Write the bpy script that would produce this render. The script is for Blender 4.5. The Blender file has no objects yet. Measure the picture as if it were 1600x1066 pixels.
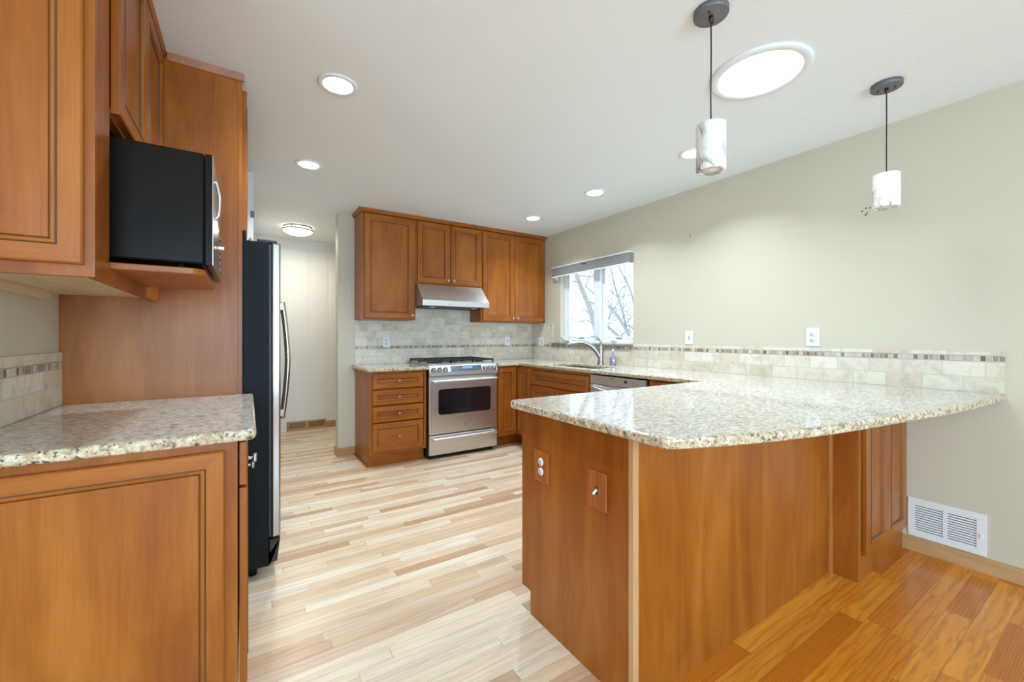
import bpy, bmesh, math, random
from mathutils import Vector, Matrix
R = math.radians
random.seed(7)
sc = bpy.context.scene
C = sc.collection

# ------------------------------------------------------------------ camera
cd = bpy.data.cameras.new('camera'); cam = bpy.data.objects.new('camera', cd); C.objects.link(cam)
cam.location = (0, 0, 1.199); cam.rotation_euler = (R(90), 0, R(-32.78))
cd.sensor_width = 36; cd.lens = 647.2 / 1600 * 36; cd.shift_y = -6.8 / 1600; cd.clip_start = .02
sc.camera = cam
# ------------------------------------------------------------------ view, world
sc.view_settings.view_transform = 'Standard'; sc.view_settings.look = 'None'
sc.view_settings.gamma = 1; sc.view_settings.use_curve_mapping = False
sc.view_settings.exposure = 0.52
w = bpy.data.worlds.new('world'); sc.world = w; w.use_nodes = True
bg = w.node_tree.nodes['Background']; bg.inputs[0].default_value = (.80, .93, 1, 1); bg.inputs[1].default_value = 1.7

def area(name, loc, rot, sx, sy, power, col=(1, 1, 1), shape='RECTANGLE', spread=180):
    d = bpy.data.lights.new(name, 'AREA'); d.shape = shape; d.size = sx
    if shape in ('RECTANGLE', 'ELLIPSE'): d.size_y = sy
    d.energy = power; d.color = col; d.spread = R(spread)
    o = bpy.data.objects.new(name, d); o.location = loc; o.rotation_euler = rot; C.objects.link(o); return o
# unseen fill lamps added behind the camera, set at assumed window openings
area('fill_south', (0.4, -3.36, 1.35), (R(90), 0, 0), 3.4, 1.7, 134, (.45, .755, 1))
area('fill_west', (-3.1, -1.2, 1.15), (R(90), 0, R(-90)), 2.6, 2.0, 36, (.45, .755, 1))

# ------------------------------------------------------------------ node helpers
class NT:
    def __init__(s, name):
        s.m = bpy.data.materials.new(name); s.m.use_nodes = True; s.t = s.m.node_tree
        s.b = s.t.nodes['Principled BSDF']; s.out = s.t.nodes['Material Output']
    def n(s, typ, **kw):
        x = s.t.nodes.new(typ)
        for k, v in kw.items():
            if k == 'inp':
                for a, b in v.items():
                    if hasattr(b, 'is_output') or isinstance(b, bpy.types.NodeSocket): s.t.links.new(b, x.inputs[a])
                    else: x.inputs[a].default_value = b
            else: setattr(x, k, v)
        return x
    def l(s, a, b): s.t.links.new(a, b)
    def math(s, op, a, b=0.0, c=None):
        x = s.n('ShaderNodeMath', operation=op, inp={0: a, 1: b})
        if c is not None:
            x.inputs[2].default_value = c
        return x.outputs[0]
    def ramp(s, fac, stops, interp='LINEAR'):
        r = s.n('ShaderNodeValToRGB'); e = r.color_ramp; e.interpolation = interp
        while len(e.elements) < len(stops): e.elements.new(.5)
        for el, (p, c) in zip(e.elements, stops):
            el.position = p; el.color = (*c, 1) if len(c) == 3 else c
        s.l(fac, r.inputs[0]); return r.outputs[0]
    def mix(s, fac, a, b, mode='MIX'):
        x = s.n('ShaderNodeMix', data_type='RGBA', blend_type=mode)
        for i, v in ((0, fac), (6, a), (7, b)):
            if isinstance(v, bpy.types.NodeSocket): s.l(v, x.inputs[i])
            else: x.inputs[i].default_value = (*v, 1) if isinstance(v, tuple) and len(v) == 3 else v
        return x.outputs[2]
    def bump(s, h, strength=.2, dist=.01):
        x = s.n('ShaderNodeBump', inp={'Strength': strength, 'Distance': dist, 'Height': h})
        s.l(x.outputs[0], s.b.inputs['Normal'])
    def set(s, **kw):
        names = dict(color='Base Color', rough='Roughness', metal='Metallic', coat='Coat Weight', coatr='Coat Roughness', trans='Transmission Weight', ior='IOR', spec='Specular IOR Level', emit='Emission Strength', emitc='Emission Color', alpha='Alpha')
        for k, v in kw.items():
            i = s.b.inputs[names[k]]
            if isinstance(v, bpy.types.NodeSocket): s.l(v, i)
            else: i.default_value = (*v, 1) if isinstance(v, tuple) and len(v) == 3 else v
    def obj_vec(s, scale=(1, 1, 1), shift=True):
        tc = s.n('ShaderNodeTexCoord').outputs['Object']
        if shift:
            oi = s.n('ShaderNodeObjectInfo').outputs['Random']
            k = s.math('MULTIPLY', oi, 23.0)
            v = s.n('ShaderNodeCombineXYZ', inp={0: k, 1: k, 2: k}).outputs[0]
            tc = s.n('ShaderNodeVectorMath', operation='ADD', inp={0: tc, 1: v}).outputs[0]
        return s.n('ShaderNodeMapping', inp={'Vector': tc, 'Scale': scale}).outputs[0]
    def noise(s, vec, scale=1, detail=4, rough=.5, dist=0):
        return s.n('ShaderNodeTexNoise', inp={'Vector': vec, 'Scale': scale, 'Detail': detail, 'Roughness': rough, 'Distortion': dist}).outputs['Fac']

def plain(name, col, rough=.5, metal=0, **kw):
    t = NT(name); t.set(color=col, rough=rough, metal=metal, **kw); return t.m

def wood(name, dark, mid, light, axis='Z', rough=.36, coat=.06, fine=.14):
    t = NT(name)
    g = {'Z': (1, 1, .10), 'X': (.10, 1, 1), 'Y': (1, .10, 1)}[axis]
    v = t.obj_vec((g[0] * 7, g[1] * 7, g[2] * 7))
    streak = t.noise(v, 1.6, 6, .6, .8)
    g2 = {'Z': (1, 1, .35), 'X': (.35, 1, 1), 'Y': (1, .35, 1)}[axis]
    blot = t.noise(t.obj_vec(tuple(a * 3.2 for a in g2)), 1.3, 3, .55, .5)
    f = t.math('ADD', t.math('MULTIPLY', streak, .42), t.math('MULTIPLY', blot, .58))
    col = t.ramp(f, [(.36, dark), (.5, mid), (.64, light)])
    g3 = {'Z': (160, 160, 6), 'X': (6, 160, 160), 'Y': (160, 6, 160)}[axis]
    fin = t.noise(t.obj_vec(g3), 1, 3, .6)
    col = t.mix(fine, col, t.ramp(fin, [(.3, tuple(c * .55 for c in dark)), (.65, tuple(min(1, c * 1.15) for c in light))]))
    t.set(color=col, rough=rough, coat=coat, coatr=.22, spec=.32)
    t.bump(fin, .04, .002)
    return t.m

def boards(t, plank, length, stops, grain=.35, cath=0.0, knot=(.22, .13, .07)):
    """strip floor, boards along X"""
    tc = t.n('ShaderNodeTexCoord').outputs['Object']
    s = t.n('ShaderNodeSeparateXYZ', inp={0: tc}); x, y = s.outputs[0], s.outputs[1]
    yr = t.math('DIVIDE', y, plank); row = t.math('FLOOR', yr)
    wn = t.n('ShaderNodeTexWhiteNoise', noise_dimensions='1D'); t.l(row, wn.inputs['W'])
    xs = t.math('DIVIDE', t.math('ADD', x, t.math('MULTIPLY', wn.outputs[0], 5.0)), length)
    # uneven board lengths
    xs = t.math('ADD', xs, t.math('MULTIPLY', t.math('SINE', t.math('ADD', t.math('MULTIPLY', xs, 2.3), t.math('MULTIPLY', row, 1.7))), .28))
    cell = t.math('FLOOR', xs)
    v2 = t.n('ShaderNodeCombineXYZ', inp={0: row, 1: cell}).outputs[0]
    w2 = t.n('ShaderNodeTexWhiteNoise', noise_dimensions='2D'); t.l(v2, w2.inputs['Vector'])
    base = t.ramp(w2.outputs[0], stops)
    off = t.math('MULTIPLY', w2.outputs[0], 37.0)
    gv = t.n('ShaderNodeCombineXYZ', inp={0: t.math('ADD', t.math('MULTIPLY', x, 2.2), off), 1: t.math('MULTIPLY', y, 34.0), 2: off}).outputs[0]
    g = t.noise(gv, 1, 5, .6, 1.2)
    col = t.mix(grain, base, t.ramp(g, [(.32, (.36, .2, .1)), (.5, (.75, .62, .45)), (.7, (1, .95, .85))]), 'MULTIPLY')
    gv2 = t.n('ShaderNodeCombineXYZ', inp={0: t.math('ADD', t.math('MULTIPLY', x, 1.1), off), 1: t.math('MULTIPLY', y, 9.0), 2: off}).outputs[0]
    if cath:
        wv = t.n('ShaderNodeTexWave', wave_type='RINGS', inp={'Vector': gv2, 'Scale': 4.2, 'Distortion': 6.0, 'Detail': 2.0, 'Detail Scale': 1.0}).outputs['Fac']
        col = t.mix(cath, col, t.ramp(wv, [(.0, (.35, .17, .05)), (.35, (1, .95, .9)), (1, (1, 1, 1))]), 'MULTIPLY')
    mineral = t.noise(gv2, .8, 3, .5, .6)
    col = t.mix(t.ramp(mineral, [(.66, (0, 0, 0)), (.78, (.5, .5, .5))]), col, knot)
    fy = t.math('FRACT', yr); fx = t.math('FRACT', xs)
    ey = t.math('LESS_THAN', t.math('MINIMUM', fy, t.math('SUBTRACT', 1, fy)), .012)
    ex = t.math('LESS_THAN', t.math('MINIMUM', fx, t.math('SUBTRACT', 1, fx)), .0016)
    seam = t.math('MAXIMUM', ey, ex)
    col = t.mix(t.math('MULTIPLY', seam, .55), col, (.16, .09, .045))
    return col, g, seam

def tile_mat(name, u, tile_w, tile_h, stops, grout, v0, mortar=.0025, offset=.5, rough=.45, u0=0.0):
    t = NT(name)
    tc = t.n('ShaderNodeTexCoord').outputs['Object']
    s = t.n('ShaderNodeSeparateXYZ', inp={0: tc})
    vec = t.n('ShaderNodeCombineXYZ', inp={0: t.math('SUBTRACT', s.outputs[u], u0), 1: t.math('SUBTRACT', s.outputs[2], v0)}).outputs[0]
    br = t.n('ShaderNodeTexBrick', offset=offset, inp={'Vector': vec, 'Color1': (0, 0, 0, 1), 'Color2': (1, 1, 1, 1), 'Mortar': (.5, .5, .5, 1), 'Scale': 1.0, 'Mortar Size': mortar, 'Mortar Smooth': .15, 'Bias': 0.0, 'Brick Width': tile_w, 'Row Height': tile_h})
    base = t.ramp(br.outputs['Color'], stops)
    cl = t.noise(t.n('ShaderNodeMapping', inp={'Vector': tc, 'Scale': (1, 1, 1)}).outputs[0], 14, 5, .6, .6)
    base = t.mix(.45, base, t.ramp(cl, [(.33, (.62, .55, .48)), (.52, (1, 1, 1)), (1, (1, 1, 1))]), 'MULTIPLY')
    col = t.mix(br.outputs['Fac'], base, grout)
    t.set(color=col, rough=rough)
    h = t.math('SUBTRACT', 1, br.outputs['Fac'])
    t.bump(h, .35, .003)
    return t.m

# ------------------------------------------------------------------ materials
M = {}
D_, M_, L_ = (.235, .055, .004), (.325, .090, .0075), (.42, .135, .019)
M['wood'] = wood('stained_maple', D_, M_, L_, 'Z')
M['woodh'] = wood('stained_maple_cross', D_, M_, L_, 'X')
M['woody'] = wood('stained_maple_deep', D_, M_, L_, 'Y')
M['glaze'] = plain('dark_glaze', (.11, .042, .014), .4)
M['woodlight'] = wood('clear_maple', (.42, .22, .09), (.52, .30, .13), (.60, .37, .18), 'Z')
M['under'] = wood('bare_maple', (.62, .46, .27), (.72, .56, .35), (.78, .63, .42), 'Y', .5, 0)
M['oak'] = wood('oak_trim', (.36, .19, .075), (.50, .28, .12), (.6, .36, .17), 'Y', .4, .1)
M['oakx'] = wood('oak_trim_cross', (.38, .19, .07), (.52, .28, .11), (.6, .36, .16), 'X', .4, .1)
M['platewood'] = wood('oak_plate', (.20, .038, .006), (.36, .085, .012), (.50, .16, .03), 'Z', .3, .3, .4)

def floor_mats():
    t = NT('oak_strip_floor')
    col, g, seam = boards(t, .057, .62, [(0, (.56, .35, .215)), (.12, (.70, .51, .345)), (.35, (.80, .63, .455)), (.6, (.85, .71, .55)), (.85, (.88, .79, .66)), (.97, (.65, .44, .30))], .38)
    t.set(color=col, rough=.33, coat=.12, coatr=.22); t.bump(t.math('SUBTRACT', 1, seam), .12, .001)
    M['floor'] = t.m
    t = NT('shaded_oak_floor')  # oak boards; orange cast of the dimmer dining side is put into the colour
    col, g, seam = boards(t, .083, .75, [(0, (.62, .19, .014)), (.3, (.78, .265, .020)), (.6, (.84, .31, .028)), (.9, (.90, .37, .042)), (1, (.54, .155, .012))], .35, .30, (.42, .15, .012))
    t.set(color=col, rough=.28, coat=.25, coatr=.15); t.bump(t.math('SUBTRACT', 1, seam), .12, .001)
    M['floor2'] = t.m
floor_mats()

def granite():
    t = NT('speckled_granite')
    tc = t.obj_vec((1, 1, 1), False)
    st = t.n('ShaderNodeMapping', inp={'Vector': tc, 'Rotation': (0, 0, R(25)), 'Scale': (1.0, 1.9, 1.4)}).outputs[0]
    n1 = t.noise(st, 40, 6, .70, .9)
    n2 = t.noise(st, 92, 3, .6, .5)
    n3 = t.noise(tc, 5, 3, .5, .3)
    base = t.ramp(n1, [(.33, (.13, .11, .09)), (.42, (.38, .34, .285)), (.49, (.63, .595, .53)), (.60, (.79, .77, .72))])
    n4 = t.noise(st, 26, 5, .62, 1.0)
    base = t.mix(t.math('MULTIPLY', t.ramp(n4, [(.56, (0, 0, 0)), (.68, (1, 1, 1))]), .6), base, (.20, .175, .15))
    base = t.mix(t.ramp(n3, [(.42, (0, 0, 0)), (.7, (.25, .25, .25))]), base, (.62, .50, .34))
    sp = t.ramp(n2, [(.59, (0, 0, 0)), (.66, (1, 1, 1))])
    base = t.mix(t.math('MULTIPLY', sp, .75), base, (.085, .07, .06))
    v = t.n('ShaderNodeTexVoronoi', inp={'Vector': st, 'Scale': 75.0}).outputs['Distance']
    base = t.mix(t.math('MULTIPLY', t.ramp(v, [(.10, (1, 1, 1)), (.22, (0, 0, 0))]), .55), base, (.30, .22, .15))
    t.set(color=base, rough=.07, spec=.55)
    M['granite'] = t.m
    # the cut edge shows the same stone, sawn and eased, rougher; warm reflection of floor and wood put into its colour
    t = NT('granite_edge')
    tc = t.obj_vec((1, 1, 1), False)
    n1 = t.noise(tc, 55, 5, .65, .6); n2 = t.noise(tc, 85, 3, .6, .5)
    base = t.ramp(n1, [(.32, (.20, .15, .10)), (.43, (.46, .34, .20)), (.54, (.62, .51, .36)), (.68, (.76, .70, .60))])
    base = t.mix(t.math('MULTIPLY', t.ramp(n2, [(.565, (0, 0, 0)), (.63, (1, 1, 1))]), .88), base, (.045, .042, .036))
    t.set(color=base, rough=.2)
    M['granite_edge'] = t.m
granite()

def painted(name, col, bump=.12, scale=90):
    t = NT(name); n = t.noise(t.obj_vec((1, 1, 1), False), scale, 4, .6)
    t.set(color=col, rough=.62, spec=.3); t.bump(n, bump, .004); return t.m
M['ceiling'] = painted('white_ceiling', (.84, .885, .905), .35, 120)
M['wall'] = painted('cream_wall', (.595, .535, .42))
M['hallwall'] = painted('white_panel', (.78, .77, .73), .02)
M['white'] = plain('white_enamel', (.82, .83, .84), .35)
M['trimwhite'] = plain('white_vinyl', (.80, .82, .84), .4)
M['plastic'] = plain('white_plastic', (.80, .81, .82), .35)
M['slot'] = plain('dark_slot', (.03, .03, .03), .6)
M['groove'] = plain('panel_groove', (.50, .49, .46), .7)
M['black'] = plain('gloss_black', (.012, .009, .007), .24, coat=.0, spec=.08)
M['blackmat'] = plain('matte_black', (.015, .015, .016), .5)
M['grateblack'] = plain('cast_iron', (.02, .02, .022), .42)
t = NT('fridge_black'); n = t.noise(t.obj_vec((1, 1, 1), False), 260, 3, .6)
t.set(color=(.008, .008, .009), rough=.36, spec=.12); t.bump(n, .5, .003); M['fridgeblack'] = t.m
M['ovenglass'] = plain('oven_glass', (.008, .009, .013), .06, coat=.6)
def steel(name, col, rough, axis):
    t = NT(name); s = {'X': (3, 300, 300), 'Y': (300, 3, 300), 'Z': (300, 300, 3)}[axis]
    n = t.noise(t.obj_vec(s), 1, 3, .6)
    t.set(color=t.ramp(n, [(.3, tuple(c * .88 for c in col)), (.7, col)]), rough=rough, metal=1.0)
    t.b.inputs['Anisotropic'].default_value = .45; tg = t.n('ShaderNodeTangent', direction_type='RADIAL', axis='Z'); t.l(tg.outputs[0], t.b.inputs['Tangent']); return t.m
M['steel'] = steel('brushed_steel', (.74, .73, .72), .33, 'X')
M['steely'] = steel('brushed_steel_side', (.74, .73, .72), .33, 'Y')
M['steelz'] = steel('brushed_steel_upright', (.40, .37, .34), .24, 'Z')
M['panelsteel'] = plain('satin_steel', (.52, .515, .51), .48, 1)
M['nickel'] = plain('satin_nickel', (.40, .385, .37), .32, 1)
M['chrome'] = plain('bright_nickel', (.8, .8, .8), .15, 1)
M['gunmetal'] = plain('dark_gunmetal', (.15, .155, .16), .42, .3)
M['cord'] = plain('black_cord', (.012, .014, .016), .5)
M['blind'] = plain('grey_fabric', (.23, .225, .22), .8)
M['sill'] = wood('olive_stone', (.17, .15, .11), (.25, .225, .17), (.34, .31, .25), 'Y', .4, 0)
M['vent'] = plain('white_register', (.80, .79, .77), .4)
M['display'] = plain('blue_grey_display', (.075, .10, .13), .2, coat=.5)
t = NT('lit_display'); t.set(color=(.05, .1, .2), emitc=(.15, .4, .9), emit=.7); M['lcd'] = t.m
def emit(name, col, k):
    t = NT(name); t.set(color=(.8, .8, .8), emitc=col, emit=k); return t.m
M['canlens'] = emit('lamp_lens', (.92, .96, 1), 9)
M['tubelens'] = emit('skylight_diffuser', (.95, .98, 1), 6)
M['warmlens'] = emit('frosted_bowl_lit', (1, .93, .80), 3.0)
def marble():
    t = NT('veined_alabaster'); v = t.obj_vec((1, 1, 1))
    d = t.noise(v, 6, 4, .6, 1.8)
    vein = t.ramp(d, [(.46, (0, 0, 0)), (.495, (1, 1, 1)), (.55, (0, 0, 0))])
    m2 = t.ramp(t.noise(v, 6, 2, .5), [(.50, (0, 0, 0)), (.62, (1, 1, 1))])
    k = t.math('MULTIPLY', vein, m2)
    col = t.mix(k, (.84, .82, .79), (.16, .14, .13))
    t.set(color=col, rough=.35); t.b.inputs['Subsurface Weight'].default_value = .25; t.b.inputs['Subsurface Radius'].default_value = (.02, .018, .014)
    M['marble'] = t.m
marble()
def glass():
    t = NT('window_glass'); tr = t.n('ShaderNodeBsdfTransparent'); gl = t.n('ShaderNodeBsdfGlossy', inp={'Roughness': .01})
    fr = t.n('ShaderNodeMath', operation='MULTIPLY_ADD', inp={0: t.math('POWER', t.n('ShaderNodeLayerWeight', inp={'Blend': .5}).outputs['Facing'], 4.0), 1: .6, 2: .03}); mx = t.n('ShaderNodeMixShader')
    t.l(fr.outputs[0], mx.inputs[0]); t.l(tr.outputs[0], mx.inputs[1]); t.l(gl.outputs[0], mx.inputs[2]); t.l(mx.outputs[0], t.out.inputs[0])
    M['glass'] = t.m
    t = NT('clear_plastic'); tr = t.n('ShaderNodeBsdfTransparent', inp={'Color': (.9, .9, .93, 1)}); gl = t.n('ShaderNodeBsdfGlossy', inp={'Roughness': .05})
    mx = t.n('ShaderNodeMixShader', inp={0: .25}); t.l(tr.outputs[0], mx.inputs[1]); t.l(gl.outputs[0], mx.inputs[2]); t.l(mx.outputs[0], t.out.inputs[0])
    M['clear'] = t.m
glass()
M['soap'] = plain('lavender_soap', (.36, .30, .52), .25)
M['bark'] = plain('grey_bark', (.33, .355, .37), .9)
M['twig'] = plain('pale_twig', (.42, .44, .45), .9)
M['snow'] = plain('snowy_ground', (.75, .77, .8), .9)
MOS = [(0, (.16, .12, .085)), (.3, (.34, .27, .20)), (.55, (.52, .45, .36)), (.8, (.66, .60, .52)), (1, (.30, .24, .18))]
TIL = [(0, (.64, .54, .41)), (.5, (.72, .64, .515)), (1, (.77, .70, .59))]
GR = (.56, .52, .46)
M['tileX'] = tile_mat('travertine_back', 0, .155, .0785, TIL, GR, .914)
M['tileY'] = tile_mat('travertine_side', 1, .155, .0785, TIL, GR, .914)
M['tileYl'] = tile_mat('travertine_left', 1, .155, .0785, TIL, GR, .928)
M['tileX2'] = tile_mat('travertine_back_upper', 0, .155, .0785, TIL, GR, 1.1025, u0=.06)
M['tileY2'] = tile_mat('travertine_cap', 1, .155, .0785, TIL, GR, 1.1025, u0=.06)
M['mosX'] = tile_mat('mosaic_back', 0, .021, .0275, MOS, (.58, .53, .46), 1.0735, .0016, 0)
M['mosY'] = tile_mat('mosaic_side', 1, .021, .0275, MOS, (.58, .53, .46), 1.0735, .0016, 0)

# ------------------------------------------------------------------ geometry helpers
def BM(): return bmesh.new()
def quad(bm, vs, mi=0):
    f = bm.faces.new(vs); f.material_index = mi; return f
def box(bm, a, b, mi=0, bev=0, seg=2):
    x0, y0, z0 = a; x1, y1, z1 = b
    v = [bm.verts.new(p) for p in ((x0, y0, z0), (x1, y0, z0), (x1, y1, z0), (x0, y1, z0), (x0, y0, z1), (x1, y0, z1), (x1, y1, z1), (x0, y1, z1))]
    fs = [quad(bm, [v[i] for i in q], mi) for q in ((0, 3, 2, 1), (4, 5, 6, 7), (0, 1, 5, 4), (1, 2, 6, 5), (2, 3, 7, 6), (3, 0, 4, 7))]
    if bev:
        es = set(e for f in fs for e in f.edges)
        bmesh.ops.bevel(bm, geom=list(es), offset=bev, segments=seg, affect='EDGES', profile=.5)
    return fs
def prism(bm, pts, z0, z1, mi=0, axis='Z', bev=0, seg=2):
    """pts in the two axes other than `axis` (in XYZ order)"""
    def P(p, h): return {'Z': (p[0], p[1], h), 'Y': (p[0], h, p[1]), 'X': (h, p[0], p[1])}[axis]
    lo = [bm.verts.new(P(p, z0)) for p in pts]; hi = [bm.verts.new(P(p, z1)) for p in pts]; n = len(pts)
    fs = [quad(bm, lo[::-1], mi), quad(bm, hi, mi)] + [quad(bm, [lo[i], lo[(i + 1) % n], hi[(i + 1) % n], hi[i]], mi) for i in range(n)]
    bmesh.ops.recalc_face_normals(bm, faces=fs)
    if bev:
        es = [e for e in set(list(fs[0].edges) + list(fs[1].edges))]
        bmesh.ops.bevel(bm, geom=es, offset=bev, segments=seg, affect='EDGES', profile=.5)
def frame_from(d):
    d = Vector(d).normalized(); u = d.orthogonal().normalized(); return u, d.cross(u)
def lathe(bm, prof, base, axis=(0, 0, 1), seg=24, mi=0, square=False, smooth=True):
    """prof = [(radius, distance along the axis)]"""
    ax = Vector(axis).normalized(); u, v = frame_from(ax); base = Vector(base); rings = []
    for r, h in prof:
        if r < 1e-6: rings.append([bm.verts.new(base + ax * h)])
        else: rings.append([bm.verts.new(base + ax * h + (u * math.cos(2 * math.pi * i / seg) + v * math.sin(2 * math.pi * i / seg)) * r) for i in range(seg)])
    for a, b in zip(rings, rings[1:]):
        for i in range(seg):
            j = (i + 1) % seg
            if len(a) == 1 and len(b) == 1: continue
            vs = [a[0], b[j], b[i]] if len(a) == 1 else [a[i], a[j], b[0]] if len(b) == 1 else [a[i], a[j], b[j], b[i]]
            f = quad(bm, vs, mi); f.smooth = smooth
    if len(rings[0]) > 1: quad(bm, rings[0][::-1], mi)
    if len(rings[-1]) > 1: quad(bm, rings[-1], mi)
def tube(bm, pts, rad, seg=10, mi=0, cap=True):
    pts = [Vector(p) for p in pts]; n = len(pts)
    rad = [rad] * n if isinstance(rad, (int, float)) else rad
    u = None; rings = []
    for i, p in enumerate(pts):
        d = (pts[min(i + 1, n - 1)] - pts[max(i - 1, 0)]).normalized()
        if u is None: u = d.orthogonal().normalized()
        else: u = (u - d * u.dot(d)).normalized()
        v = d.cross(u)
        rings.append([bm.verts.new(p + (u * math.cos(2 * math.pi * k / seg) + v * math.sin(2 * math.pi * k / seg)) * rad[i]) for k in range(seg)])
    for a, b in zip(rings, rings[1:]):
        for k in range(seg):
            f = quad(bm, [a[k], a[(k + 1) % seg], b[(k + 1) % seg], b[k]], mi); f.smooth = True
    if cap: quad(bm, rings[0][::-1], mi); quad(bm, rings[-1], mi)
def spline(ps, n=8):
    ps = [Vector(p) for p in ps]; out = []
    for i in range(len(ps) - 1):
        a, b, c, d = ps[max(i - 1, 0)], ps[i], ps[i + 1], ps[min(i + 2, len(ps) - 1)]
        for k in range(n):
            t = k / n; out.append(.5 * ((2 * b) + (c - a) * t + (2 * a - 5 * b + 4 * c - d) * t * t + (3 * b - a - 3 * c + d) * t ** 3))
    return out + [ps[-1]]
def obj(name, bm, mats, parent=None, smooth=False, recalc=True):
    if recalc: bmesh.ops.recalc_face_normals(bm, faces=bm.faces)
    me = bpy.data.meshes.new(name); bm.to_mesh(me); bm.free()
    for m in (mats if isinstance(mats, (list, tuple)) else [mats]): me.materials.append(M[m] if isinstance(m, str) else m)
    if smooth:
        for p in me.polygons: p.use_smooth = True
    o = bpy.data.objects.new(name, me); C.objects.link(o)
    if parent is not None:
        o.parent = parent
        o.matrix_parent_inverse = Matrix.Translation(-Vector(parent.location))
    return o
def tag(o, label, cat, group=None):
    o['label'] = label; o['category'] = cat
    if group: o['group'] = group
    return o
def thing(name, loc, label, cat, group=None):
    o = bpy.data.objects.new(name, None); o.empty_display_size = .05; C.objects.link(o); o.location = loc
    return tag(o, label, cat, group)
def struct(name, bm, mats, parent=None):
    o = obj(name, bm, mats, parent)
    if parent is None: o['kind'] = 'structure'
    return o
def place(bm, M4): bmesh.ops.transform(bm, matrix=M4, verts=bm.verts)

FACE = {'-Y': 0, '+X': 90, '-X': -90}
def rot(face, origin): return Matrix.Translation(Vector(origin)) @ Matrix.Rotation(R(FACE[face]), 4, 'Z')
def panel_bm(wd, ht, t=.02, stile=.055, flat=.010):
    """framed, beaded and recessed door front in its own plane: x width, z height, front at y=0"""
    bm = BM(); s = stile
    loops = [(0, t), (0, .0035), (.0035, 0), (s - .004, 0), (s, -.0025), (s + .007, -.001), (s + .010, .005), (s + .014, flat)]
    mats = [0, 0, 'S', 2, 0, 0, 2, 0]
    rings = []
    for i, y in loops:
        rings.append([bm.verts.new(p) for p in ((i, y, i), (wd - i, y, i), (wd - i, y, ht - i), (i, y, ht - i))])
    for k, (a, b) in enumerate(zip(rings, rings[1:])):
        m = mats[k]
        for q in range(4):
            mi = (1 if q in (0, 2) else 0) if m == 'S' else m
            quad(bm, [a[q], a[(q + 1) % 4], b[(q + 1) % 4], b[q]], mi)
    quad(bm, rings[-1], 0); quad(bm, rings[0][::-1], 0)
    return bm
def front(name, face, origin, wd, ht, parent, knob=None, stile=.055, t=.02, label=None):
    """origin = lower left corner of the front as seen facing it; knob = (u, v)"""
    bm = panel_bm(wd, ht, t, stile); place(bm, rot(face, origin))
    cross = 'woodh' if face == '-Y' else 'woody'
    d = obj(name, bm, [M['wood'] if name != 'drawer' else M[cross], M[cross], M['glaze']], parent)
    if knob:
        ks = knob if isinstance(knob, list) else [knob]
        for u, v in ks:
            kb = BM(); lathe(kb, [(.008, 0), (.0055, .003), (.0045, .011), (.006, .014)], (0, 0, 0), (0, -1, 0), 12)
            box(kb, (-.0125, -.026, -.0125), (.0125, -.014, .0125), 0, .004, 2)
            place(kb, rot(face, origin) @ Matrix.Translation((u, 0, v)))
            obj('knob', kb, 'nickel', d)
    return d

# ================================================================== THE SETTING
XR, YB, XL = 3.156, 4.42, -.62
bm = BM()
def rect(x0, y0, x1, y1, z, mi):
    quad(bm, [bm.verts.new(p) for p in ((x0, y0, z), (x1, y0, z), (x1, y1, z), (x0, y1, z))], mi)
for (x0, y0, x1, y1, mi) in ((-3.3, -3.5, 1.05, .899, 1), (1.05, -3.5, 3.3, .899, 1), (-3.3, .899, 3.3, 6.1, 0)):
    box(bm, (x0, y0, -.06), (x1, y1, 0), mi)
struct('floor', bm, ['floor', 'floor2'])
bm = BM(); box(bm, (-3.3, -3.5, 2.44), (3.3, 6.1, 2.52)); struct('ceiling', bm, 'ceiling')
# right wall with the window opening
WY0, WY1, WZ0, WZ1 = 2.735, 3.835, 1.125, 2.03
bm = BM()
box(bm, (XR, -3.5, 0), (3.30, WY0, 2.44)); box(bm, (XR, WY1, 0), (3.30, 6.1, 2.44))
box(bm, (XR, WY0, 0), (3.30, WY1, WZ0)); box(bm, (XR, WY0, WZ1), (3.30, WY1, 2.44))
wr = struct('wall_right', bm, 'wall')
for (y, z, pts) in ((2.127, 2.048, [(0, .012), (.002, -.006)]), (.945, 1.962, [(-.02, .0), (-.002, .014), (.017, .012), (.004, -.018), (-.004, -.026)])):
    bm = BM()
    for dy, dz in pts: lathe(bm, [(.0045, 0), (.004, .0012), (0, .0014)], (XR, y - dy, z + dz), (-1, 0, 0), 8)
    struct('screw_hole', bm, 'slot', wr)
bm = BM(); box(bm, (.778, YB, 0), (XR, YB + .12, 2.44)); struct('wall_back', bm, 'wall')
bm = BM(); box(bm, (XL - .12, 1.30, 0), (XL, 3.70, 2.44)); struct('wall_left', bm, 'wall')
bm = BM(); box(bm, (XL - .12, 3.70, 0), (.052, 5.949, 2.44)); wh = struct('wall_hall', bm, 'hallwall')
bm = BM(); box(bm, (.034, 3.696, 2.10), (.058, 3.7005, 2.15)); obj('hinge', bm, 'gunmetal', wh)
bm = BM(); box(bm, (-3.3, 1.30, 0), (XL - .12, 1.42, 2.44)); struct('wall_dining', bm, 'wall')
# hall end wall with vertical grooves
bm = BM(); xs = [.052, .525, .70, .934, 1.11, 1.29, 1.5, 1.7, 3.3]
box(bm, (XL - .12, 5.955, 0), (3.156, 6.09, 2.44))
for a, b in zip(xs, xs[1:]):
    g = .008
    box(bm, (a + (g if a > .06 else 0), 5.949, 0), (min(b - g, 3.156), 5.955, 2.44))
struct('wall_end', bm, 'hallwall')
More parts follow.
